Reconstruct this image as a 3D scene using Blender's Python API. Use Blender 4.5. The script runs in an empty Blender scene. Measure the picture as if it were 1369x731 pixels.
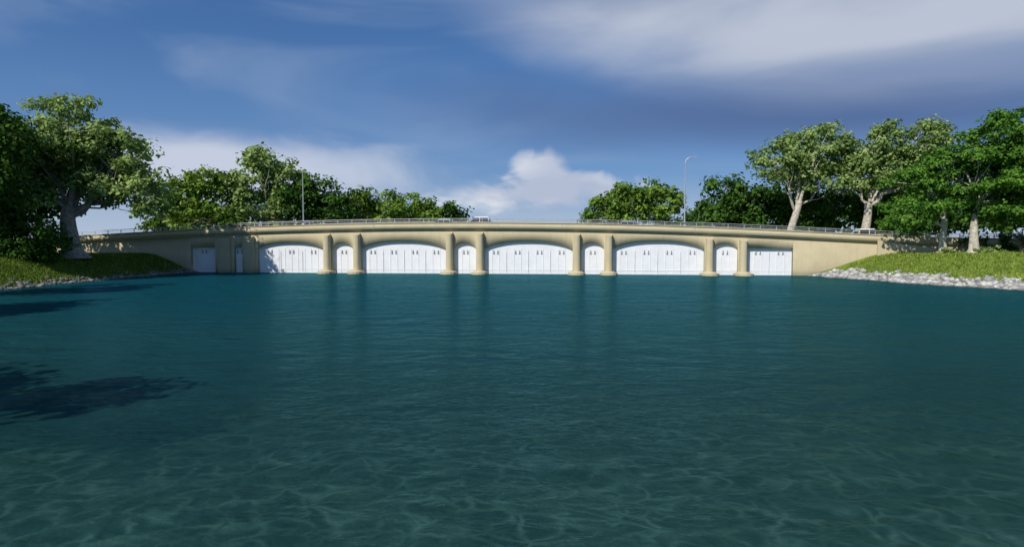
import bpy, bmesh, math
import numpy as np
from mathutils import Vector, Matrix
R = math.radians
scn = bpy.context.scene
scn.view_settings.view_transform = 'Standard'
try: scn.view_settings.look = 'None'
except Exception: pass
scn.view_settings.exposure = 0

# ------------------------------------------------------------------ helpers
def link(o, parent=None):
    scn.collection.objects.link(o)
    if parent is not None: o.parent = parent
    return o

def np_mesh(name, V, F, mats, mat_idx=None, attr=None, smooth=False):
    me = bpy.data.meshes.new(name)
    V = np.asarray(V, dtype=np.float32)
    me.vertices.add(len(V)); me.vertices.foreach_set('co', V.ravel())
    loops = np.concatenate([f.ravel() for f in F]).astype(np.int32)
    sizes = np.concatenate([np.full(len(f), f.shape[1], dtype=np.int32) for f in F])
    starts = np.concatenate([[0], np.cumsum(sizes)[:-1]]).astype(np.int32)
    me.loops.add(len(loops)); me.loops.foreach_set('vertex_index', loops)
    me.polygons.add(len(sizes)); me.polygons.foreach_set('loop_start', starts)
    try: me.polygons.foreach_set('loop_total', sizes)
    except Exception: pass
    for m in mats: me.materials.append(m)
    if mat_idx is not None: me.polygons.foreach_set('material_index', np.asarray(mat_idx, dtype=np.int32))
    if smooth is True: me.polygons.foreach_set('use_smooth', np.ones(len(sizes), dtype=bool))
    elif smooth is not False: me.polygons.foreach_set('use_smooth', smooth)
    if attr is not None:
        a = me.attributes.new('var', 'FLOAT', 'POINT'); a.data.foreach_set('value', np.asarray(attr, dtype=np.float32))
    me.update(calc_edges=True); me.validate()
    return me

def new_mat(name):
    m = bpy.data.materials.new(name); m.use_nodes = True
    nt = m.node_tree; nt.nodes.clear()
    return m, nt
def N(nt, t, **kw):
    n = nt.nodes.new(t)
    for k, v in kw.items(): setattr(n, k, v)
    return n
def L(nt, a, b): nt.links.new(a, b)
def val(nt, sock, v):
    if hasattr(v, 'links') or isinstance(v, bpy.types.NodeSocket): nt.links.new(v, sock)
    else: sock.default_value = v
def M(nt, op, a, b=0.0, c=None, clamp=False):
    n = nt.nodes.new('ShaderNodeMath'); n.operation = op; n.use_clamp = clamp
    val(nt, n.inputs[0], a); val(nt, n.inputs[1], b)
    if c is not None: val(nt, n.inputs[2], c)
    return n.outputs[0]
def MIX(nt, f, a, b, blend='MIX'):
    n = nt.nodes.new('ShaderNodeMix'); n.data_type = 'RGBA'; n.blend_type = blend
    val(nt, n.inputs[0], f)
    for s, v in ((n.inputs[6], a), (n.inputs[7], b)):
        if isinstance(v, tuple): s.default_value = v if len(v) == 4 else (*v, 1)
        else: nt.links.new(v, s)
    return n.outputs[2]
def SS(nt, x, a, b, lo=0.0, hi=1.0):
    n = nt.nodes.new('ShaderNodeMapRange'); n.interpolation_type = 'SMOOTHSTEP'
    val(nt, n.inputs[0], x); n.inputs[1].default_value = a; n.inputs[2].default_value = b
    n.inputs[3].default_value = lo; n.inputs[4].default_value = hi
    return n.outputs[0]
def NOISE(nt, vec, scale, detail=4, rough=.5, dist=0.0):
    n = nt.nodes.new('ShaderNodeTexNoise'); 
    if vec is not None: nt.links.new(vec, n.inputs['Vector'])
    n.inputs['Scale'].default_value = scale; n.inputs['Detail'].default_value = detail
    n.inputs['Roughness'].default_value = rough; n.inputs['Distortion'].default_value = dist
    return n
def MAP(nt, vec, scale=(1,1,1), loc=(0,0,0), rot=(0,0,0)):
    n = nt.nodes.new('ShaderNodeMapping'); nt.links.new(vec, n.inputs[0])
    n.inputs['Location'].default_value = loc; n.inputs['Scale'].default_value = scale; n.inputs['Rotation'].default_value = rot
    return n.outputs[0]

def simple_mat(name, col, rough=.6, var=.15, nscale=1.5, metallic=0, streak=0, bump=.0, spec=.4):
    m, nt = new_mat(name)
    out = N(nt, 'ShaderNodeOutputMaterial'); p = N(nt, 'ShaderNodeBsdfPrincipled')
    tc = N(nt, 'ShaderNodeTexCoord').outputs['Object']
    n1 = NOISE(nt, tc, nscale, 5, .6)
    lo = tuple(c*(1-var) for c in col); hi = tuple(min(1, c*(1+var)) for c in col)
    c = MIX(nt, SS(nt, n1.outputs[0], .3, .7), lo, hi)
    if streak:
        n2 = NOISE(nt, MAP(nt, tc, (1.6, 1.6, .12)), 1.3, 4, .65)
        c = MIX(nt, SS(nt, n2.outputs[0], .48, .75, 0, streak), c, tuple(k*.6 for k in col))
        sx = N(nt, 'ShaderNodeSeparateXYZ'); L(nt, tc, sx.inputs[0])
        c = MIX(nt, SS(nt, sx.outputs[2], .8, .1, 0, .5), c, tuple(k*.5 for k in (col[0]*.8, col[1], col[2])))
    L(nt, c, p.inputs['Base Color']); p.inputs['Roughness'].default_value = rough
    p.inputs['Metallic'].default_value = metallic
    p.inputs['Specular IOR Level'].default_value = spec
    if bump:
        b = N(nt, 'ShaderNodeBump'); b.inputs['Strength'].default_value = bump; b.inputs['Distance'].default_value = .05
        n3 = NOISE(nt, tc, 9, 4, .65); L(nt, n3.outputs[0], b.inputs['Height']); L(nt, b.outputs[0], p.inputs['Normal'])
    L(nt, p.outputs[0], out.inputs[0])
    return m

# ------------------------------------------------------------------ terrain functions
def xl(y): return np.interp(y, [-60,-20,0,12,20,30,60,75,90,94,140], [-26,-24,-24,-25,-32,-41,-50.8,-51,-50.4,-49,-49])
def xr(y): return np.interp(y, [-60,-20,0,30,50,60,71,84,86.5,140], [40,42,46,55,54.5,50.0,45.2,42.2,40.5,40.5])
def lake_d(x, y):
    wob = .5*np.sin(y*.55+x*.1)+.3*np.sin(y*1.3+1.1)
    return np.minimum(np.minimum(x-xl(y)+wob*.6, xr(y)-x+wob*.6), np.minimum(y+50, 122-y))
def ground_z(x, y):
    d = lake_d(x, y)
    left = x < 0
    w = np.where(left, 7.0, 10.0); H = np.where(left, 2.8, 3.2)
    t = np.clip(-d/w, 0, 1)
    up = H*(0.55*t+0.45*t*t*(3-2*t)) + .12*np.sin(x*.35+1)*np.sin(y*.3)*t + .4*np.clip((-d-15)/60, 0, 1)
    dep = np.interp(y, [-50, 8, 30, 60, 122], [1.1, 1.1, 1.9, 3.5, 3.5])
    dn = -np.minimum(dep, .45*np.clip(d, 0, None))+.05*np.sin(x*.9)*np.sin(y*.8)*np.clip(d/4, 0, 1)
    return np.where(d < 0, up, dn)

# ------------------------------------------------------------------ materials
def leaf_mat(name, dark, light):
    m, nt = new_mat(name)
    out = N(nt, 'ShaderNodeOutputMaterial')
    a = N(nt, 'ShaderNodeAttribute', attribute_name='var')
    c = MIX(nt, a.outputs['Fac'], dark, light)
    d = N(nt, 'ShaderNodeBsdfDiffuse'); t = N(nt, 'ShaderNodeBsdfTranslucent')
    L(nt, c, d.inputs[0]); L(nt, MIX(nt, .5, c, (light[0]*1.2, light[1]*1.2, light[2]*.6)), t.inputs[0])
    mx = N(nt, 'ShaderNodeMixShader'); mx.inputs[0].default_value = .22
    L(nt, d.outputs[0], mx.inputs[1]); L(nt, t.outputs[0], mx.inputs[2])
    L(nt, mx.outputs[0], out.inputs[0])
    return m
LEAF_A = leaf_mat('leaf_mid_green', (.05,.115,.018), (.28,.42,.07))
LEAF_B = leaf_mat('leaf_pale_green', (.08,.15,.035), (.38,.50,.17))
LEAF_C = leaf_mat('leaf_dark_green', (.02,.06,.012), (.10,.20,.035))
LEAF_D = leaf_mat('leaf_cedar_green', (.03,.095,.016), (.17,.34,.05))
def bark_mat(name, col):
    return simple_mat(name, col, .9, .35, 3, bump=.6, spec=.1)
BARK_A = bark_mat('bark_grey', (.30,.27,.23)); BARK_B = bark_mat('bark_pale', (.48,.44,.36)); BARK_C = bark_mat('bark_brown', (.13,.10,.07))
CONC = simple_mat('cream_concrete', (.50,.43,.275), .85, .05, .6, streak=.25, bump=.12, spec=.15)
CONC_TOP = simple_mat('parapet_concrete', (.54,.47,.305), .85, .05, .8, bump=.1, spec=.15)
WHITE = simple_mat('white_painted_steel', (.82,.82,.83), .5, .04, 1.0)
LUGM = simple_mat('weathered_steel', (.33,.33,.35), .6, .2, 3)
GALV = simple_mat('galvanised_steel', (.42,.43,.44), .45, .12, 4, metallic=.3)
ASPH = simple_mat('asphalt', (.05,.05,.052), .9, .25, 5)
PAINTW = simple_mat('road_paint', (.75,.75,.72), .7, .1, 5)
GLASS = simple_mat('car_glass', (.02,.025,.03), .08, .1, 2, spec=.8)
TYRE = simple_mat('tyre_rubber', (.02,.02,.02), .8, .2, 5)

# ------------------------------------------------------------------ ground sheet
def grid_axis(a, b, step, far):
    inner = np.arange(a, b+.01, step)
    out = np.array([5, 12, 25, 50, 100, 220, 500, 1100, far])
    return np.concatenate([(a-out)[::-1], inner, b+out])
gx = grid_axis(-90, 90, .8, 3500); gy = grid_axis(-60, 130, .8, 3500)
X, Y = np.meshgrid(gx, gy); Z = ground_z(X, Y)
nx, ny = len(gx), len(gy)
idx = np.arange(nx*ny).reshape(ny, nx)
F = np.stack([idx[:-1,:-1], idx[:-1,1:], idx[1:,1:], idx[1:,:-1]], -1).reshape(-1, 4)
gm, nt = new_mat('grass_and_lakebed_caustics')
out = N(nt, 'ShaderNodeOutputMaterial'); p = N(nt, 'ShaderNodeBsdfPrincipled'); p.inputs['Roughness'].default_value = .95
p.inputs['Specular IOR Level'].default_value = .1
pos = N(nt, 'ShaderNodeNewGeometry').outputs['Position']
sx = N(nt, 'ShaderNodeSeparateXYZ'); L(nt, pos, sx.inputs[0])
n1 = NOISE(nt, pos, .35, 5, .65); n2 = NOISE(nt, pos, 4, 4, .6)
gcol = MIX(nt, SS(nt, n1.outputs[0], .3, .7), (.07,.13,.018), (.21,.28,.045))
gcol = MIX(nt, SS(nt, n2.outputs[0], .35, .75, 0, .5), gcol, (.26,.29,.08))
dirt = MIX(nt, n2.outputs[0], (.10,.085,.06), (.28,.25,.19))
zz = M(nt, 'ADD', sx.outputs[2], M(nt, 'MULTIPLY', M(nt, 'SUBTRACT', n1.outputs[0], .5), 1.2))
land = MIX(nt, SS(nt, zz, .45, .95), dirt, gcol)
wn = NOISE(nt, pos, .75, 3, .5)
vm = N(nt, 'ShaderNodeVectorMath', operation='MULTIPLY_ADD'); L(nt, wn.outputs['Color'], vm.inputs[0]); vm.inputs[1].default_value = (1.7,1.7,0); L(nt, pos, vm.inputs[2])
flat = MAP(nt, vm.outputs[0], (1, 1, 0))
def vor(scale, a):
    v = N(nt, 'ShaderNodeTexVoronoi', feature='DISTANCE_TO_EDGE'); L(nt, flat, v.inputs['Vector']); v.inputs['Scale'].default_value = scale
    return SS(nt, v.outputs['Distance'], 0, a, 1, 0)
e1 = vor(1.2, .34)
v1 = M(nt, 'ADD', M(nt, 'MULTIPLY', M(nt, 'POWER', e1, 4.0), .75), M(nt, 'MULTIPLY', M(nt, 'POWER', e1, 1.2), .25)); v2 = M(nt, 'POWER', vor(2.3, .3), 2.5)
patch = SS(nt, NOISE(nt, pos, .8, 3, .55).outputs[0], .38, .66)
caustic_net = M(nt, 'ADD', M(nt, 'MULTIPLY', v1, M(nt, 'ADD', M(nt, 'MULTIPLY', patch, .8), .15)), M(nt, 'MULTIPLY', v2, M(nt, 'ADD', M(nt, 'MULTIPLY', M(nt, 'SUBTRACT', 1.0, patch), .16), .02)), clamp=True)
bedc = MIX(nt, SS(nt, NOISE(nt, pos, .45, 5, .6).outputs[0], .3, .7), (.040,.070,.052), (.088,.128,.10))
bed = MIX(nt, caustic_net, bedc, (.31,.37,.32))  # painted caustics: pale lines of sunlight put into the bed's base colour
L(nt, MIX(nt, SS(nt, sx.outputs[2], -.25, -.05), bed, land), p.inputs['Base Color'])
b = N(nt, 'ShaderNodeBump'); b.inputs['Strength'].default_value = .6; b.inputs['Distance'].default_value = .1
L(nt, n2.outputs[0], b.inputs['Height']); L(nt, b.outputs[0], p.inputs['Normal'])
L(nt, p.outputs[0], out.inputs[0])
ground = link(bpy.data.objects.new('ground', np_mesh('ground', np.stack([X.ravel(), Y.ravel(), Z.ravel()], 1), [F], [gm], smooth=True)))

# ------------------------------------------------------------------ water
wm, nt = new_mat('lake_water')
out = N(nt, 'ShaderNodeOutputMaterial')
pos = N(nt, 'ShaderNodeNewGeometry').outputs['Position']
sx = N(nt, 'ShaderNodeSeparateXYZ'); L(nt, pos, sx.inputs[0])
w1 = NOISE(nt, MAP(nt, pos, (.8, 1.3, 1), rot=(0,0,R(14))), 1.4, 4, .6, .8)
w2 = NOISE(nt, MAP(nt, pos, (.7, 1.2, 1), rot=(0,0,R(-24))), .45, 3, .5, .5)
nb = NOISE(nt, MAP(nt, pos, (.5, 1, 1)), .085, 4, .6)
gust = SS(nt, nb.outputs[0], .38, .62, .5, 1.15)
h = M(nt, 'ADD', M(nt, 'MULTIPLY', M(nt, 'MULTIPLY', w1.outputs[0], .45), gust), w2.outputs[0])
b = N(nt, 'ShaderNodeBump'); b.inputs['Strength'].default_value = .9; b.inputs['Distance'].default_value = .42; L(nt, h, b.inputs['Height'])
fr = N(nt, 'ShaderNodeFresnel'); fr.inputs['IOR'].default_value = 1.33; L(nt, b.outputs[0], fr.inputs['Normal'])
fac = M(nt, 'MULTIPLY', fr.outputs[0], .30, clamp=True)
gl = N(nt, 'ShaderNodeBsdfGlossy'); gl.inputs['Roughness'].default_value = .19; gl.inputs['Color'].default_value = (.34,.80,.86,1); L(nt, b.outputs[0], gl.inputs['Normal'])
df = N(nt, 'ShaderNodeBsdfDiffuse'); L(nt, b.outputs[0], df.inputs['Normal'])
deep = SS(nt, sx.outputs[1], 8, 60)
bc = MIX(nt, deep, (.015,.055,.052), (.0035,.058,.077))
bc = MIX(nt, SS(nt, nb.outputs[0], .35, .7, .4, 0), bc, (.006,.040,.050))
L(nt, bc, df.inputs[0])
tr = N(nt, 'ShaderNodeBsdfTransparent'); tr.inputs[0].default_value = (.66,.92,.87,1)
mb = N(nt, 'ShaderNodeMixShader'); L(nt, SS(nt, sx.outputs[1], 5, 31, .58, .02), mb.inputs[0]); L(nt, df.outputs[0], mb.inputs[1]); L(nt, tr.outputs[0], mb.inputs[2])
ms = N(nt, 'ShaderNodeMixShader'); L(nt, fac, ms.inputs[0]); L(nt, mb.outputs[0], ms.inputs[1]); L(nt, gl.outputs[0], ms.inputs[2])
L(nt, ms.outputs[0], out.inputs[0])
wv = np.array([[-75,-56,0],[75,-56,0],[75,128,0],[-75,128,0]])
water = link(bpy.data.objects.new('water', np_mesh('water', wv, [np.array([[0,1,2,3]])], [wm])))

# ------------------------------------------------------------------ bridge
bridge = link(bpy.data.objects.new('arched_concrete_bridge', None))
bridge.location = (0, 90, 0); bridge.rotation_euler = (0, 0, -math.atan(.1))
def ztop(s):
    s = np.asarray(s, dtype=float)
    z = 7.62-.00056*(s+9)**2
    k = .4
    return 5.2+np.log1p(np.exp((z-5.2)/k))*k
C0 = 2.4
def mainop(c, half=6.5): return (c-half, c+half, 3.65, 4.85, 'seg')
ops = [(-50.2,-46.2,3.9,3.9,'flat'), (-43.1,-41.8,3.9,3.9,'flat'), (-39.3,-28.85,3.65,4.65,'seg'), (C0-29.75, C0-26.55, 3.5, 4.55, 'arc')]
ops += [mainop(C0-18.75), (C0-11.05, C0-7.75, 3.5, 4.6, 'arc'), mainop(C0), (C0+7.75, C0+11.05, 3.5, 4.6, 'arc'),
        mainop(C0+18.75), (C0+26.5, C0+29.9, 3.5, 4.5, 'arc'), (C0+31.2, C0+37.4, 3.85, 3.85, 'flat')]
DEPTH = 13.0
samples = []
def addsolid(a, b):
    n = max(1, int((b-a)/3)); 
    for x in np.linspace(a, b, n+1): samples.append((x, -3.2))
cur = -160
for (a, b_, zs, zc, kind) in ops:
    addsolid(cur, a)
    n = 1 if kind == 'flat' else 20
    for i in range(n+1):
        u = i/n*2-1
        if kind == 'flat': z = zs
        elif kind == 'arc': z = zs+(zc-zs)*math.sqrt(max(0, 1-u*u))
        else: z = zs+(zc-zs)*(max(0, 1-abs(u)**2.3))**.75
        samples.append((a+(b_-a)*i/n, z))
    cur = b_
addsolid(cur, 160)
V = []; Fq = []
for (s, z) in samples:
    t = float(ztop(s))-.9
    V += [(s,0,z),(s,0,t),(s,DEPTH,z),(s,DEPTH,t)]
for i in range(len(samples)-1):
    a, b_ = i*4, i*4+4
    if abs(samples[i+1][0]-samples[i][0]) < 1e-6:
        Fq.append((a, a+2, b_+2, b_))
    else:
        Fq += [(a, b_, b_+1, a+1), (b_+2, a+2, a+3, b_+3), (a, a+2, b_+2, b_), (a+1, b_+1, b_+3, a+3)]
me = np_mesh('spandrel_body', V, [np.array(Fq)], [CONC])
link(bpy.data.objects.new('spandrel_body', me), bridge)

def strip(name, s0, s1, step, prof, mat, parent=bridge, zf=ztop):
    ss = np.arange(s0, s1+step*.5, step); k = len(prof)
    V = []; Fs = []
    for s in ss:
        z = float(zf(s))
        for (y, dz) in prof: V.append((s, y, z+dz))
    for i in range(len(ss)-1):
        for j in range(k):
            a = i*k+j; b_ = i*k+(j+1) % k
            Fs.append((a, b_, b_+k, a+k))
    me = np_mesh(name, V, [np.array(Fs)], [mat])
    bm = bmesh.new(); bm.from_mesh(me); bmesh.ops.holes_fill(bm, edges=bm.edges[:]); bmesh.ops.recalc_face_normals(bm, faces=bm.faces[:]); bm.to_mesh(me); bm.free()
    return link(bpy.data.objects.new(name, me), parent)
def rect(y0, y1, z0, z1): return [(y0,z0),(y0,z1),(y1,z1),(y1,z0)]
for sd, nm in ((0, 'front'), (1, 'rear')):
    f = (lambda y: y) if sd == 0 else (lambda y: DEPTH-y)
    strip('parapet_'+nm, -160, 160, 2, [(f(-.38),-.98),(f(-.38),-.12),(f(.06),-.12),(f(.06),-.98)], CONC_TOP)
    strip('coping_'+nm, -160, 160, 2, [(f(-.48),-.118),(f(-.48),.0),(f(.16),.0),(f(.16),-.118)], CONC_TOP)
    strip('string_course_'+nm, -160, 160, 2, [(f(-.10),-1.2),(f(-.20),-.982),(f(-.003),-.982),(f(-.003),-1.2)], CONC)
    strip('rail_top_'+nm, -100, 100, 2, rect(f(-.20)-.045, f(-.20)+.045, .50, .58), GALV)
    strip('rail_mid_'+nm, -100, 100, 2, rect(f(-.20)-.025, f(-.20)+.025, .26, .31), GALV)
def boxes(name, items, mat, parent, bevel=0):
    bm = bmesh.new()
    for (x0,x1,y0,y1,z0,z1) in items:
        r = bmesh.ops.create_cube(bm, size=1)
        bmesh.ops.transform(bm, matrix=Matrix.Translation(((x0+x1)/2,(y0+y1)/2,(z0+z1)/2)) @ Matrix.Diagonal((x1-x0,y1-y0,z1-z0,1)), verts=r['verts'])
    if bevel: bmesh.ops.bevel(bm, geom=bm.edges[:], offset=bevel, segments=2, affect='EDGES')
    me = bpy.data.meshes.new(name); bm.to_mesh(me); bm.free(); me.materials.append(mat)
    return link(bpy.data.objects.new(name, me), parent)
it = []
for s in np.arange(-99, 99.1, 2.2):
    z = float(ztop(s))
    it.append((s-.04, s+.04, -.24, -.16, z, z+.52)); it.append((s-.04, s+.04, DEPTH+.16, DEPTH+.24, z, z+.52))
boxes('rail_posts', it, GALV, bridge)
it = [(s-.02, s+.02, -.39, -.383, float(ztop(s))-.97, float(ztop(s))-.13) for s in np.arange(-96, 96, 9.4)]
boxes('parapet_joints', it, LUGM, bridge)
strip('road_surface', -160, 160, 2, rect(1.8, DEPTH-1.8, -.895, -.87), ASPH)
strip('sidewalk_front', -160, 160, 2, rect(.17, 1.798, -.895, -.74), CONC_TOP)
strip('sidewalk_rear', -160, 160, 2, rect(DEPTH-1.798, DEPTH-.17, -.895, -.74), CONC_TOP)
strip('lane_line', -160, 160, 2, rect(DEPTH/2-.08, DEPTH/2+.08, -.868, -.864), PAINTW)
# pilasters
pil = [C0+k for k in (-30.5,-25.85,-11.7,-7.1,7.1,11.7,25.85,30.5)]
def pilaster(s, i):
    bm = bmesh.new(); w = .48; pr = 1.0; zt = 6.2-.0006*(s+9)**2
    plan = [(-w, 0.02), (-w, -pr*.6)]+[(w*math.cos(a), -pr*.6-.4*math.sin(a)) for a in np.linspace(math.pi*.95, math.pi*.05, 7)]+[(w, -pr*.6), (w, .02)]
    lo = [bm.verts.new((s+x, y, -3)) for x, y in plan]
    hi = [bm.verts.new((s+x, y, zt+.35*y)) for x, y in plan]
    for j in range(len(plan)-1): bm.faces.new((lo[j], lo[j+1], hi[j+1], hi[j]))
    bm.faces.new(hi); bmesh.ops.recalc_face_normals(bm, faces=bm.faces[:])
    for (z0, z1, gw, gp) in ((-3, .30, .80, 1.5), (.30, .50, .45, .7)):
        pl = [(-w-gw, .0), (-w-gw, -pr*.5-gp*.4)]+[((w+gw)*math.cos(a), -pr*.5-gp*.4-(.5+gp*.6)*math.sin(a)) for a in np.linspace(math.pi*.9, math.pi*.1, 7)]+[(w+gw, -pr*.5-gp*.4), (w+gw, .0)]
        a_ = [bm.verts.new((s+x, y, z0)) for x, y in pl]; b_ = [bm.verts.new((s+x*(.9 if z0>0 else .97), y*(.9 if z0>0 else .97), z1)) for x, y in pl]
        fs = [bm.faces.new((a_[j], a_[j+1], b_[j+1], b_[j])) for j in range(len(pl)-1)]
        fs.append(bm.faces.new(b_))
        bmesh.ops.recalc_face_normals(bm, faces=fs)
    me = bpy.data.meshes.new('pilaster'); bm.to_mesh(me); bm.free(); me.materials.append(CONC_TOP)
    link(bpy.data.objects.new('pilaster_%d' % i, me), bridge)
for i, s in enumerate(pil): pilaster(s, i)
boxes('abutment_piers', [(-41.2,-39.8,-.5,.01,-3,5.6), (-45.6,-43.6,-.3,.01,-3,5.3)], CONC, bridge, .04)
# gates
sheet = []; rib = []; lug = []
for (a, b_, zs, zc, kind) in ops:
    t = .5; w = b_-a
    sheet.append((a, b_, t, t+.1, -2.5, zc+.25 if kind != 'flat' else zc-.002))
    n = max(2, round(w/1.08)); dx = w/n
    for k in range(n+1):
        x = a+k*dx
        if 0 < k < n: rib.append((x-.035, x+.035, t-.05, t-.002, -2.4, zs+.1))
    nl = max(1, round(w/3.2))
    for k in range(nl):
        x = a+(k+.5)*w/nl
        for o in (-.3, .3):
            lug.append((x+o-.05, x+o+.05, t-.15, t-.08, 3.05, 3.5))
            lug.append((x+o-.11, x+o+.11, t-.12, t-.004, 2.98, 3.09))
        if w > 5 and k < nl-1:
            xx = a+(k+1)*w/nl; lug.append((xx-.022, xx+.022, t-.065, t-.053, .2, 3.3))
    rib.append((a+.003, b_-.003, t-.04, t-.003, .55, .64))
boxes('gate_sheets', sheet, WHITE, bridge); boxes('gate_ribs', rib, WHITE, bridge); boxes('gate_lugs', lug, LUGM, bridge)

def wing(name, x0, y0, x1, y1, z0, z1, th=.5):
    bm = bmesh.new(); d = Vector((x1-x0, y1-y0, 0)).normalized(); n = Vector((-d.y, d.x, 0))*th
    vs = []
    for (x, y, z) in ((x0,y0,z0),(x1,y1,z1)):
        for o in (0, 1): 
            for zz in (-1.0, z): vs.append(bm.verts.new(Vector((x, y, zz))+n*o))
    a = vs
    for f in ((0,4,5,1),(2,3,7,6),(1,5,7,3),(4,6,7,5),(0,1,3,2),(0,2,6,4)): bm.faces.new([a[i] for i in f])
    bmesh.ops.recalc_face_normals(bm, faces=bm.faces[:]); bmesh.ops.bevel(bm, geom=bm.edges[:], offset=.04, segments=1, affect='EDGES')
    me = bpy.data.meshes.new(name); bm.to_mesh(me); bm.free(); me.materials.append(CONC)
    return link(bpy.data.objects.new(name, me))
wing('retaining_wall', 50.5, 84.4, 57.5, 81.2, 4.95, 3.7)

# ------------------------------------------------------------------ street lamps
def lamp(s, t, h, side):
    e = link(bpy.data.objects.new('street_lamp', None))
    base = (Matrix.Translation((0,90,0)) @ Matrix.Rotation(-math.atan(.1), 4, 'Z'))
    e.location = base @ Vector((s, t, float(ztop(s))))
    e.rotation_euler = (0,0,-math.atan(.1))
    H = h-float(ztop(s))
    bm = bmesh.new()
    pts = [(0,0,0),(0,0,H*.5),(0,0,H-.9)]+[(side*1.0*(1-math.cos(a)), 0, H-.9+.8*math.sin(a)) for a in np.linspace(.3, math.pi/2, 5)]
    rad = [.11,.085,.065]+[.05]*5
    prev = None
    for i, (p_, r_) in enumerate(zip(pts, rad)):
        d = Vector(pts[min(i+1, len(pts)-1)])-Vector(pts[max(i-1, 0)]); q = d.to_track_quat('Z','Y')
        ring = [bm.verts.new(Vector(p_)+q @ Vector((r_*math.cos(a), r_*math.sin(a), 0))) for a in np.linspace(0, 2*math.pi, 9)[:-1]]
        if prev:
            for j in range(8): bm.faces.new((prev[j], prev[(j+1)%8], ring[(j+1)%8], ring[j]))
        prev = ring
    me = bpy.data.meshes.new('pole'); bm.to_mesh(me); bm.free(); me.materials.append(GALV); link(bpy.data.objects.new('pole', me), e)
    boxes('base_plate', [(-.2,.2,-.2,.2,0,.25)], GALV, e, .02)
    hx = side*1.0
    boxes('lamp_head', [(min(hx-.05*side, hx+.6*side), max(hx-.05*side, hx+.6*side), -.13, .13, H-.18, H-.05)], GALV, e, .04)
    boxes('lamp_lens', [(min(hx+.1*side, hx+.5*side), max(hx+.1*side, hx+.5*side), -.1, .1, H-.21, H-.183)], WHITE, e)
lamp(-31.9, 0.02, 15.9, -1); lamp(24.8, 0.02, 16.9, 1)

# ------------------------------------------------------------------ cars
def car(name, s, t, colour, suv=False, flip=1):
    e = link(bpy.data.objects.new(name, None))
    B = Matrix.Translation((0,90,0)) @ Matrix.Rotation(-math.atan(.1), 4, 'Z')
    e.location = B @ Vector((s, t, float(ztop(s))-.87)); e.rotation_euler = (0,0,-math.atan(.1)+(0 if flip>0 else math.pi))
    paint = simple_mat('car_paint_'+name, colour, .25, .04, 1, spec=.6)
    hh = 1.8 if suv else 1.5
    def prism(nm, prof, w0, w1, mat, bev=.05):
        bm = bmesh.new(); zs = [z for _, z in prof]; z0, z1 = min(zs), max(zs)
        Ls = []
        for sg in (-1, 1):
            Ls.append([bm.verts.new((x, sg*(w0+(w1-w0)*(z-z0)/(z1-z0)), z)) for x, z in prof])
        n = len(prof)
        bm.faces.new(Ls[0]); bm.faces.new(Ls[1][::-1])
        for j in range(n): bm.faces.new((Ls[0][j], Ls[0][(j+1)%n], Ls[1][(j+1)%n], Ls[1][j]))
        bmesh.ops.recalc_face_normals(bm, faces=bm.faces[:])
        if bev: bmesh.ops.bevel(bm, geom=bm.edges[:], offset=bev, segments=2, affect='EDGES')
        me = bpy.data.meshes.new(nm); bm.to_mesh(me); bm.free(); me.materials.append(mat); link(bpy.data.objects.new(nm, me), e)
    bl = .98 if suv else .9
    prism('body', [(-2.25,.35),(-2.3,.7),(-2.2,bl),(-1.0,bl+.04),(1.1,bl+.02),(2.1,bl-.12),(2.3,.62),(2.25,.35)], .9, .84, paint)
    rear = -2.1 if suv else -1.7
    prism('cabin_glass', [(rear,bl-.02),(rear+.45,hh-.1),(.35,hh-.1),(1.2,bl-.02)], .80, .66, GLASS, bev=.03)
    prism('roof', [(rear+.34,hh-.16),(rear+.5,hh),(.3,hh),(.5,hh-.16)], .70, .60, paint, bev=.03)
    boxes('pillars', [(-.45,-.35,-.79,.79,bl,hh-.12),(rear+.3,rear+.42,-.76,.76,bl,hh-.13)], paint, e, .01)
    for k, (x, sy) in enumerate(((-1.4,-1),(-1.4,1),(1.4,-1),(1.4,1))):
        bm = bmesh.new(); bmesh.ops.create_cone(bm, segments=20, radius1=.34, radius2=.34, depth=.24, cap_ends=True, matrix=Matrix.Translation((x, sy*.82, .34)) @ Matrix.Rotation(math.pi/2, 4, 'X'))
        me = bpy.data.meshes.new('wheel'); bm.to_mesh(me); bm.free(); me.materials.append(TYRE); link(bpy.data.objects.new('wheel_%d' % k, me), e)
    boxes('headlights', [(2.2,2.29,-.75,-.4,.62,.75),(2.2,2.29,.4,.75,.62,.75)], WHITE, e, .01)
car('white_suv', -5.6, 3.4, (.8,.8,.8), True, -1)
car('silver_car', -11.2, 3.5, (.45,.47,.5), False, -1)
car('grey_car', 17.4, 3.5, (.3,.32,.34), False, 1)
car('dark_car', 45.5, 3.3, (.06,.065,.08), False, 1)
car('white_car', 51.5, 3.3, (.75,.75,.75), True, 1)

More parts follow.
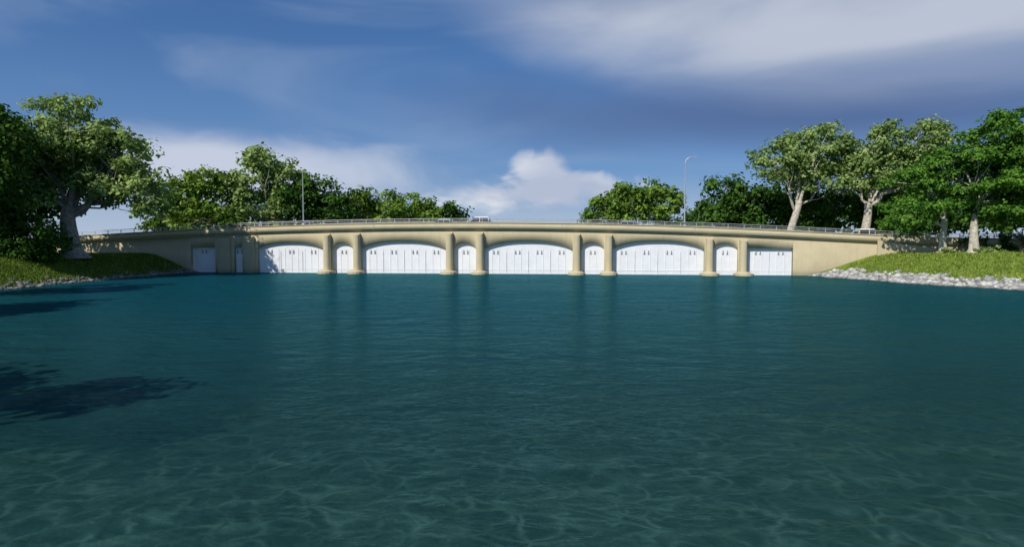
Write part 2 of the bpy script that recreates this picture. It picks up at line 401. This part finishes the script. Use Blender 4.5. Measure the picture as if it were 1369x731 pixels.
# ------------------------------------------------------------------ trees
def tube(path, rad, sides=7):
    path = np.asarray(path, float); n = len(path)
    tan = np.gradient(path, axis=0); tan /= np.linalg.norm(tan, axis=1, keepdims=True)+1e-9
    up = np.array([.37,.21,.1]); 
    a = np.cross(tan, up); a /= np.linalg.norm(a, axis=1, keepdims=True)+1e-9
    b_ = np.cross(tan, a)
    ang = np.linspace(0, 2*np.pi, sides, endpoint=False)
    ring = np.cos(ang)[None,:,None]*a[:,None,:]+np.sin(ang)[None,:,None]*b_[:,None,:]
    V = (path[:,None,:]+ring*np.asarray(rad)[:,None,None]).reshape(-1,3)
    i = np.arange(n-1)[:,None]*sides; j = np.arange(sides)[None,:]; j2 = (j+1) % sides
    F = np.stack([i+j, i+j2, i+sides+j2, i+sides+j], -1).reshape(-1,4)
    return V, F
def curve(p0, p1, rng, bend=.12, n=7):
    p0 = np.array(p0, float); p1 = np.array(p1, float); t = np.linspace(0,1,n)[:,None]
    Ld = np.linalg.norm(p1-p0); off = rng.normal(size=3)*bend*Ld
    w = rng.normal(size=(n,3))*.02*Ld; w[0] = 0; w[-1] = 0
    return p0+(p1-p0)*t+np.sin(np.pi*t)*(off*.6)+w
tree_leaves_total = 0
def tree(name, x, y, lobes, trunk_r, leaf, bark, seed, clump_r=(.95,1.8), density=1.0, per=85, leaf_s=.46, fork=.38, lean=(0,0), flat=.72, trunk=True):
    global tree_leaves_total
    rng = np.random.default_rng(seed)
    z0 = float(ground_z(np.array(x), np.array(y)))-.15
    VV = []; FF = []; off = 0; nb = 0
    def addtube(path, rad, sides=7):
        nonlocal off, nb
        v, f = tube(path, rad, sides); VV.append(v); FF.append(f+off); off += len(v); nb += len(f)
    lob = np.array([(l[0], l[1], l[2]-z0, l[3], l[4], l[5]) for l in lobes], float)
    top = (lob[:,2]+lob[:,5]).max()
    forkp = np.array([lean[0], lean[1], top*fork])
    CL = []; CR = []
    for l in lob:
        vol = l[3]*l[4]*l[5]; ncl = max(5, int(density*4.3*(vol**(2/3))/ (np.mean(clump_r)**2)))
        d = rng.normal(size=(ncl,3)); d /= np.linalg.norm(d, axis=1, keepdims=True)
        r = rng.uniform(.2, 1, (ncl,1))**.45*rng.uniform(.86, 1.18, (ncl,1))
        c = l[:3]+d*r*l[3:6]
        rr = rng.uniform(clump_r[0], clump_r[1], ncl)
        CL.append(c); CR.append(rr)
        if trunk:
            lr = trunk_r*.42*min(1, (l[3]/5))
            st = forkp*rng.uniform(.8, 1.05)
            st[2] = min(st[2], l[2])
            path = curve(st, l[:3], rng, .10); addtube(path, np.linspace(lr, lr*.3, len(path)), 7)
            sel = rng.choice(ncl, min(ncl, 14), replace=False)
            for k in sel:
                st2 = path[rng.integers(2, len(path))]
                pp = curve(st2, c[k], rng, .12, 5); addtube(pp, np.linspace(lr*.32, .03, 5), 5)
    if trunk:
        n = 9; t = np.linspace(0,1,n)
        path = np.stack([forkp[0]*t**1.5+.15*np.sin(t*5+seed), forkp[1]*t**1.5+.12*np.sin(t*4+seed*2), t*forkp[2]*1.06], 1)
        rad = trunk_r*(1+.9*np.exp(-t*14))*(1-.35*t)
        addtube(path, rad, 12)
    CL = np.concatenate(CL); CR = np.concatenate(CR); ncl = len(CL)
    m = per
    P = rng.normal(size=(ncl,m,3)); P /= np.linalg.norm(P, axis=2, keepdims=True)
    rad = rng.uniform(0,1,(ncl,m,1))**.42
    sc = np.array([1.15,1.15,flat])
    Q = P*rad*sc*CR[:,None,None]
    Q += np.sin(P[...,[1,2,0]]*5+rng.uniform(0,6,(ncl,1,3)))*.2*CR[:,None,None]
    pos_ = (CL[:,None,:]+Q).reshape(-1,3)
    nrm = P.reshape(-1,3)*.9+np.array([0,0,.6])+rng.normal(size=(ncl*m,3))*.4
    nrm /= np.linalg.norm(nrm, axis=1, keepdims=True)
    tg = np.cross(nrm, rng.normal(size=nrm.shape)); tg /= np.linalg.norm(tg, axis=1, keepdims=True)+1e-9
    bt = np.cross(nrm, tg)
    s_ = leaf_s*rng.uniform(.6, 1.25, (len(pos_),1))
    q = np.stack([pos_-tg*s_*.6, pos_+bt*s_*.4-tg*s_*.05, pos_+tg*s_*.6+nrm*s_*-.12, pos_-bt*s_*.4-tg*s_*.05], 1).reshape(-1,3)
    fl = np.arange(len(q)).reshape(-1,4)+off
    clv = np.repeat(np.clip(rng.normal(.45,.24,ncl),0,1), m)
    lv = np.clip(clv+rng.normal(0,.15,len(clv)), 0, 1)
    nbv = off
    V = np.concatenate(VV+[q]) if VV else q
    F = np.concatenate(FF+[fl]) if FF else fl
    mi = np.concatenate([np.zeros(nb, int), np.ones(len(fl), int)])
    at = np.concatenate([np.zeros(nbv), np.repeat(lv, 4)])
    sm = np.concatenate([np.ones(nb, bool), np.zeros(len(fl), bool)])
    me = np_mesh(name, V, [F], [bark, leaf], mi, at, smooth=sm)
    o = link(bpy.data.objects.new(name, me)); o.location = (x, y, z0)
    tree_leaves_total += len(fl)
    return o
# left bank
tree('oak_tree', -57.8, 80, [(.5,0,19.4,5.6,5.4,4.4),(-4.6,1,17.2,4.8,4.6,4.2),(6.0,0,16.0,4.6,4.4,3.6),(9.8,-.5,11.8,3.2,3,2.2),(4.5,1,12.4,4.2,4,2.8),(-7.2,-1,12.6,4,4.4,3.6),(-3,-3,10.9,3,3,2),(0,2,15,6,5,4),(11.6,-.5,9.6,1.6,1.8,1.2)],
     1.15, LEAF_B, BARK_A, 1, fork=.30, per=95)
tree('oak_tree', -64.0, 70, [(4.0,0,16,4.4,4.5,4),(1,0,20,5,5,4),(5.2,-1,11.2,3.4,4,2.6),(-3,0,14,6,6,5),(2,2,8.5,4,4,2.5)], .8, LEAF_C, BARK_C, 2, fork=.35)
tree('oak_tree', -66.5, 86, [(-1,0,14,5,3.6,3.6),(4.0,0,14.6,4.4,3.4,3.2),(-7,0,12,5,3.6,3.2),(0,0,10,6,3.4,2.2),(8,0,14.2,3.6,3,2.6),(10.8,0,15,3,3,2.4)], .6, LEAF_C, BARK_C, 35, fork=.4)  # mostly hidden; crown added and shaped to shade the approach wall
tree('oak_tree', -27.6, 6.5, [(4.2,1.6,11.4,3.2,1.5,1.1),(7.2,2.2,11.0,2.8,1.2,.9),(-1,-1,12,4,4,3)], .45, LEAF_A, BARK_A, 3, density=1.3)
tree('oak_tree', -46, 31, [(0,0,13,5,5,4),(-3,1,9,4,4,3),(3,2,10,3,4,2)], .6, LEAF_A, BARK_A, 33, density=.7)  # out of view; placed and enlarged to throw shade onto the left water
tree('oak_tree', -54, 47, [(0,0,15,6,6,4.5),(3,2,11,4,4,3)], .6, LEAF_A, BARK_A, 34, density=.7)  # out of view; added for its shadow on the water
tree('large_shrub', -57.2, 73, [(0,0,4.8,3.6,3,2.6),(-3.5,0,5.3,3.4,3,2.8),(1.6,.5,4.2,2.2,2.2,1.6)], .2, LEAF_C, BARK_C, 4, clump_r=(.6,1.1), per=80, leaf_s=.3, trunk=False)
tree('large_shrub', -61.5, 76, [(0,0,5.5,3.5,3,3)], .2, LEAF_C, BARK_C, 5, clump_r=(.6,1.1), per=80, leaf_s=.3, trunk=False)
# left, behind bridge
bg = dict(clump_r=(1.1,2.0), per=70, leaf_s=.62)
tree('maple_tree', -59.5, 113, [(0,0,13.2,5,5,3.8),(-5,0,10,4.4,4,3.5),(3,0,14.8,4.4,4,3.2),(3,-2,9,6,4,3)], .5, LEAF_A, BARK_A, 6, **bg)
tree('maple_tree', -46.6, 117, [(0,0,20.2,4.6,4.2,3.4),(-3,0,15.8,4.5,4,3.5),(3.6,0,16.4,4.2,4,3.9),(0,-2,11,7,4,3.5)], .6, LEAF_B, BARK_B, 7, fork=.4, **bg)
tree('maple_tree', -37.5, 116, [(0,0,13.2,5,4,3.8),(-4,0,12,4.2,4,3.8),(4.2,0,11.2,4.4,4,3.5)], .5, LEAF_C, BARK_A, 8, **bg)
tree('maple_tree', -28.5, 124.5, [(-1,0,11.7,4.8,4,3.6),(3.5,0,11,4.2,4,3.4)], .45, LEAF_A, BARK_A, 9, **bg)
tree('maple_tree', -23.0, 134, [(0,0,11.8,4.6,4,3.6),(4,0,11,4.2,4,3.4)], .4, LEAF_A, BARK_A, 10, **bg)
tree('maple_tree', -14.5, 138, [(-.5,0,11.2,3.6,3.5,3.2),(2.2,0,10,2.4,3,2.7),(-3,0,10.6,3,3,3)], .4, LEAF_C, BARK_A, 11, **bg)
tree('maple_tree', -53, 130, [(0,0,12,6,4,4),(-10,0,10,6,4,4),(9,0,11.5,6,4,4),(18,0,10.5,6,4,3.5),(-16,0,9,5,4,4)], .4, LEAF_C, BARK_A, 12, **bg)
# right, behind bridge
tree('maple_tree', 18.5, 124, [(0,0,10.8,3.8,4,3.4),(3.5,0,12.6,4,4,3.6),(-1.5,0,9.2,2.8,3,2.6)], .4, LEAF_A, BARK_A, 13, **bg)
tree('maple_tree', 27.8, 125, [(0,0,13.2,4.6,4,3.6),(-3.5,0,11.8,4,4,3.8),(4.0,0,11.2,4,4,4)], .45, LEAF_A, BARK_A, 14, **bg)
tree('cedar_tree', 39.2, 113, [(0,0,14.4,3.4,3,2.6),(0,0,10.8,5.4,4.4,2.8),(-3,0,8.4,4.8,4,2.6),(4.5,0,13.4,4,3,2.8),(4,0,9,5,4,3)], .5, LEAF_C, BARK_C, 15, **bg)
tree('sycamore_tree', 45.4, 101, [(5.4,0,20.4,4.8,4.4,3.5),(-1.8,0,17.6,4.2,4,3.2),(2.5,1,16.8,4.6,4,3.2),(8.2,0,16.8,3.6,3.6,3),(1.5,0,20.2,3.4,3,2.4)], .75, LEAF_B, BARK_B, 16, fork=.42, lean=(1.8,0), per=90)
tree('sycamore_tree', 56.8, 99, [(3,0,20.2,4.6,4.4,3.4),(-1,0,16,4.2,4,3.2),(9.2,0,20.2,4,4,3.4),(7,0,15.8,4.6,4,3.4),(10.5,0,23.0,1.9,2,1.6),(3,0,17.5,4,4,3)], .8, LEAF_B, BARK_B, 17, fork=.36, lean=(.8,0), per=90)
tree('cedar_tree', 51.5, 112, [(0,0,12.6,5.5,4,3.6),(5,0,11,5.5,4,3.6),(-4,0,10,4.6,4,3.4)], .5, LEAF_C, BARK_C, 18, **bg)
tree('cedar_tree', 66, 110, [(0,0,13,6,4,4),(8,0,14,6,4,4.5),(3,0,9,9,4,3)], .5, LEAF_C, BARK_C, 19, **bg)
tree('cedar_tree', 63, 97.5, [(0,0,8,3.6,3,3),(1,0,11,2.5,2.5,2),(-2.6,0,6.8,2.2,2,1.8)], .3, LEAF_D, BARK_C, 20, clump_r=(.7,1.3), per=90, leaf_s=.4)
# right bank
cd = dict(clump_r=(.9,1.7), per=110, leaf_s=.38, flat=.42)
tree('cedar_tree', 59.2, 78.5, [(2.4,0,18.2,4.4,4.4,1.9),(-1.6,0,15.2,4.6,4.4,1.8),(5.5,0,14.8,4.6,4.4,2),(1.5,0,12.4,5.4,4.4,1.8),(6.2,0,10.8,4.4,4.2,1.8),(3.4,0,20.2,2.8,3,1.1),(3,0,8.8,4.4,4,1.3)], .55, LEAF_D, BARK_B, 21, fork=.36, lean=(.6,0), **cd)
tree('cedar_tree', 57.0, 80.5, [(-2.8,0,12.8,4,4,1.8),(1,1,10.6,4.4,4,1.6),(-3.8,0,9.2,3.6,4,1.4),(0,0,15.2,3.8,4,1.6),(-5.2,0,7,2.2,3,1)], .5, LEAF_D, BARK_B, 22, fork=.33, lean=(-.4,0), **cd)
tree('cedar_tree', 64.5, 76, [(0,0,17,5,5,2),(-1,0,12,5.5,5,2),(-2,0,8.3,4,4,1.4),(0,0,14.5,5,5,2)], .6, LEAF_D, BARK_C, 23, fork=.36, **cd)
tree('large_shrub', 66, 84, [(0,0,4.6,5,2,1.4),(7,0,4.8,5,2,1.6)], .2, LEAF_C, BARK_C, 24, clump_r=(.5,1.0), per=70, leaf_s=.3, trunk=False)
for i, (x, y) in enumerate([(60.6,76.5),(56.2,78.6),(63.2,73.5),(58.2,75.6)]):
    z = float(ground_z(np.array(x), np.array(y)))
    tree('small_shrub', x, y, [(0,0,z+.4,.8,.7,.5)], .1, LEAF_B, BARK_B, 40+i, clump_r=(.25,.4), per=50, leaf_s=.2, trunk=False)
rng = np.random.default_rng(5)
lb = [(x, rng.uniform(-4,4), rng.uniform(8.5,11.5), 7, 5, rng.uniform(3.5,5)) for x in np.arange(0, 120, 7)]
tree('distant_trees', 50, 136, lb, .3, LEAF_C, BARK_C, 50, clump_r=(1.8,3), per=60, leaf_s=.95, trunk=False)
lb = [(-x, rng.uniform(-6,6), rng.uniform(6,10), 8, 6, rng.uniform(4,5)) for x in np.arange(0, 110, 9)]
tree('distant_trees', -106, 125, lb, .3, LEAF_C, BARK_C, 51, clump_r=(2,3.4), per=60, leaf_s=1.0, trunk=False)
print('leaves', tree_leaves_total)

# ------------------------------------------------------------------ riprap
def rocks(name, pts, sizes, mat, seed):
    rng = np.random.default_rng(seed)
    bm = bmesh.new(); bmesh.ops.create_icosphere(bm, subdivisions=1, radius=1); bm.verts.ensure_lookup_table()
    bv = np.array([v.co[:] for v in bm.verts]); bf = np.array([[v.index for v in f.verts] for f in bm.faces]); bm.free()
    n = len(pts); nv = len(bv)
    V = bv[None]*(1+rng.uniform(-.28,.28,(n,nv,1)))*rng.uniform(.6,1.25,(n,1,3))*np.array([1,1,.7])
    a = rng.uniform(0,6.28,n); c, s = np.cos(a), np.sin(a)
    Vx = V[...,0]*c[:,None]-V[...,1]*s[:,None]; Vy = V[...,0]*s[:,None]+V[...,1]*c[:,None]
    V = np.stack([Vx, Vy, V[...,2]], -1)*sizes[:,None,None]+pts[:,None,:]
    F = (bf[None]+np.arange(n)[:,None,None]*nv).reshape(-1,3)
    me = np_mesh(name, V.reshape(-1,3), [F], [mat], attr=np.repeat(rng.uniform(0,1,n), nv))
    return link(bpy.data.objects.new(name, me))
def rock_mat(name, lo, hi):
    rm, nt = new_mat(name)
    out = N(nt, 'ShaderNodeOutputMaterial'); p = N(nt, 'ShaderNodeBsdfPrincipled'); p.inputs['Roughness'].default_value = .9; p.inputs['Specular IOR Level'].default_value = .2
    a = N(nt, 'ShaderNodeAttribute', attribute_name='var'); ps = N(nt, 'ShaderNodeNewGeometry').outputs['Position']
    c = MIX(nt, a.outputs['Fac'], lo, hi); c = MIX(nt, SS(nt, NOISE(nt, ps, 3, 4, .6).outputs[0], .45, .75, 0, .45), c, tuple(k*.5 for k in hi))
    sx = N(nt, 'ShaderNodeSeparateXYZ'); L(nt, ps, sx.inputs[0]); c = MIX(nt, SS(nt, sx.outputs[2], .16, .02, 0, .8), c, (.08,.085,.07))
    L(nt, c, p.inputs['Base Color']); L(nt, p.outputs[0], out.inputs[0])
    return rm
rng = np.random.default_rng(9)
def scatter(n, x0, x1, y0, y1, d0, d1, rng, wv=1.0):
    x = rng.uniform(x0, x1, n); y = rng.uniform(y0, y1, n); d = -lake_d(x, y)
    edge = d1+wv*(.5*np.sin(y*1.1)+.4*np.sin(y*3.3+x))
    k = (d > d0) & (d < edge) & (y < 89.2-.1*x)
    x, y = x[k], y[k]; return np.stack([x, y, ground_z(x, y)], 1)
pr = scatter(20000, 36, 66, 35, 87, -.5, 3.2, rng); rocks('riprap_rocks', pr, .12+.34*rng.uniform(0,1,len(pr))**1.8, rock_mat('limestone_rock', (.20,.195,.18), (.62,.61,.57)), 1)
pl = scatter(5500, -60, -44, 35, 95, -.5, 1.4, rng); rocks('riprap_rocks', pl, rng.uniform(.12,.34,len(pl)), rock_mat('grey_rock', (.10,.10,.09), (.34,.33,.31)), 2)

# ------------------------------------------------------------------ grass tufts
def grass(name, P, rng, hmin, hmax, mat):
    n = len(P); a = rng.uniform(0,6.28,n); h = rng.uniform(hmin,hmax,n); w = .06+.05*rng.uniform(0,1,n)
    dx, dy = np.cos(a)*w, np.sin(a)*w; lx, ly = rng.normal(0,.12,n), rng.normal(0,.12,n)
    V = np.stack([P+np.stack([-dx,-dy,-.05+0*h],1), P+np.stack([dx,dy,-.05+0*h],1), P+np.stack([lx,ly,h],1)],1).reshape(-1,3)
    F = np.arange(3*n).reshape(-1,3)
    return link(bpy.data.objects.new(name, np_mesh(name, V, [F], [mat], attr=np.repeat(rng.uniform(0,1,n),3))))
GR = leaf_mat('grass_blades', (.10,.17,.025), (.34,.42,.08))
GL = leaf_mat('shaded_grass_blades', (.05,.10,.015), (.19,.27,.045))  # same grass as GR, tree shade painted in as darker greens
grass('grass', scatter(70000, 44, 78, 45, 86, 2.6, 26, rng), rng, .10, .32, GR)
grass('grass', scatter(80000, -82, -51, 45, 97, .7, 26, rng), rng, .12, .36, GL)

# ------------------------------------------------------------------ sun, sky
el = R(40); sd = Vector((-.6*math.cos(el), -.8*math.cos(el), math.sin(el)))
sun = bpy.data.lights.new('sun', 'SUN'); sun.energy = 4.2; sun.angle = R(.5); sun.color = (1,.95,.87)
so = link(bpy.data.objects.new('sun', sun)); so.rotation_euler = (-sd).to_track_quat('-Z','Y').to_euler(); so.location = (-40,-50,60)
w = bpy.data.worlds.new('World'); scn.world = w; w.use_nodes = True; nt = w.node_tree; nt.nodes.clear()
out = N(nt, 'ShaderNodeOutputWorld'); bg_ = N(nt, 'ShaderNodeBackground'); bg_.inputs[1].default_value = .1
sky = N(nt, 'ShaderNodeTexSky'); sky.sky_type = 'NISHITA'; sky.sun_disc = False; sky.sun_elevation = el; sky.sun_rotation = math.atan2(-.6,-.8) % (2*math.pi)
sky.air_density = 1.0; sky.dust_density = .5; sky.ozone_density = 3.0
gen = N(nt, 'ShaderNodeTexCoord').outputs['Generated']
s3 = N(nt, 'ShaderNodeSeparateXYZ'); L(nt, gen, s3.inputs[0])
az = M(nt, 'ARCTAN2', s3.outputs[0], s3.outputs[1]); ev = M(nt, 'ARCSINE', s3.outputs[2])
cmb = N(nt, 'ShaderNodeCombineXYZ'); L(nt, az, cmb.inputs[0]); L(nt, ev, cmb.inputs[1]); ae = cmb.outputs[0]
nA = NOISE(nt, MAP(nt, ae, (1.3, 5.0, 1), rot=(0,0,R(-12))), 1.5, 4, .48, .6)
nB = NOISE(nt, MAP(nt, ae, (1.4, 4.2, 1), loc=(3,1,0), rot=(0,0,R(-14))), 1.7, 4, .46, .4)
nC = NOISE(nt, MAP(nt, ae, (3.0, 9, 1), loc=(7,2,0)), 1.6, 5, .5, .5)
nD = NOISE(nt, MAP(nt, ae, (6, 10, 1), loc=(2,5,0)), 1.9, 4, .5, .6)
def blob(a0, e0, ra, re, rot=0, wob=.9, nz=None, edge=.55):
    nz = nz or nB
    da = M(nt, 'SUBTRACT', az, a0); de = M(nt, 'SUBTRACT', ev, e0)
    c_, s_ = math.cos(rot), math.sin(rot)
    x = M(nt, 'DIVIDE', M(nt, 'ADD', M(nt, 'MULTIPLY', da, c_), M(nt, 'MULTIPLY', de, s_)), ra)
    y = M(nt, 'DIVIDE', M(nt, 'SUBTRACT', M(nt, 'MULTIPLY', de, c_), M(nt, 'MULTIPLY', da, s_)), re)
    r = M(nt, 'SQRT', M(nt, 'ADD', M(nt, 'MULTIPLY', x, x), M(nt, 'MULTIPLY', y, y)))
    r = M(nt, 'ADD', r, M(nt, 'MULTIPLY', M(nt, 'SUBTRACT', nz.outputs[0], .5), wob*2))
    return SS(nt, r, 1+edge*.3, 1-edge, 0, 1)
k = 10.0
def C(r, g, b_): 
    f = lambda c: (c/255/12.92 if c/255 <= .04045 else ((c/255+.055)/1.055)**2.4)*k
    return (f(r), f(g), f(b_), 1)
base = MIX(nt, 1.0, sky.outputs[0], (.44,.67,.94,1), 'MULTIPLY')
base = MIX(nt, .35, base, C(70,110,164))
col = MIX(nt, SS(nt, ev, .32, .05, 0, .5), base, C(120,150,194))
col = MIX(nt, SS(nt, nA.outputs[0], .44, .74, 0, .6), col, C(146,166,198))
col = MIX(nt, M(nt, 'MULTIPLY', blob(.50, .185, .66, .075, -.05, .35, nB, .8), .85), col, C(84,106,150))
col = MIX(nt, M(nt, 'MULTIPLY', blob(.58, .335, .66, .140, -.08, .42, nA, .5), .95), col, MIX(nt, SS(nt, nB.outputs[0], .34, .62), C(190,198,214), C(146,160,188)))
col = MIX(nt, SS(nt, ev, .12, .0, 0, .7), col, C(190,204,224))
col = MIX(nt, M(nt, 'MULTIPLY', blob(-.42, .110, .30, .055, 0, .6, nC, .7), .85), col, C(206,213,228))
pk = blob(.045, .078, .16, .028, .06, 1.1, nD, .5)
pk2 = blob(.048, .112, .05, .036, -.5, .9, nD, .5)
col = MIX(nt, M(nt, 'MULTIPLY', M(nt, 'MAXIMUM', pk, pk2), .95), col, MIX(nt, SS(nt, nC.outputs[0], .36, .62), C(236,238,243), C(180,190,212)))
L(nt, col, bg_.inputs[0]); L(nt, bg_.outputs[0], out.inputs[0])

# ------------------------------------------------------------------ camera
cam = bpy.data.cameras.new('camera'); cam.sensor_width = 36; cam.lens = 36*816/1369; cam.clip_end = 9000; cam.clip_start = .1
co = link(bpy.data.objects.new('camera', cam)); co.location = (0,0,4.8); co.rotation_euler = (R(90-3.0), 0, 0)
scn.camera = co
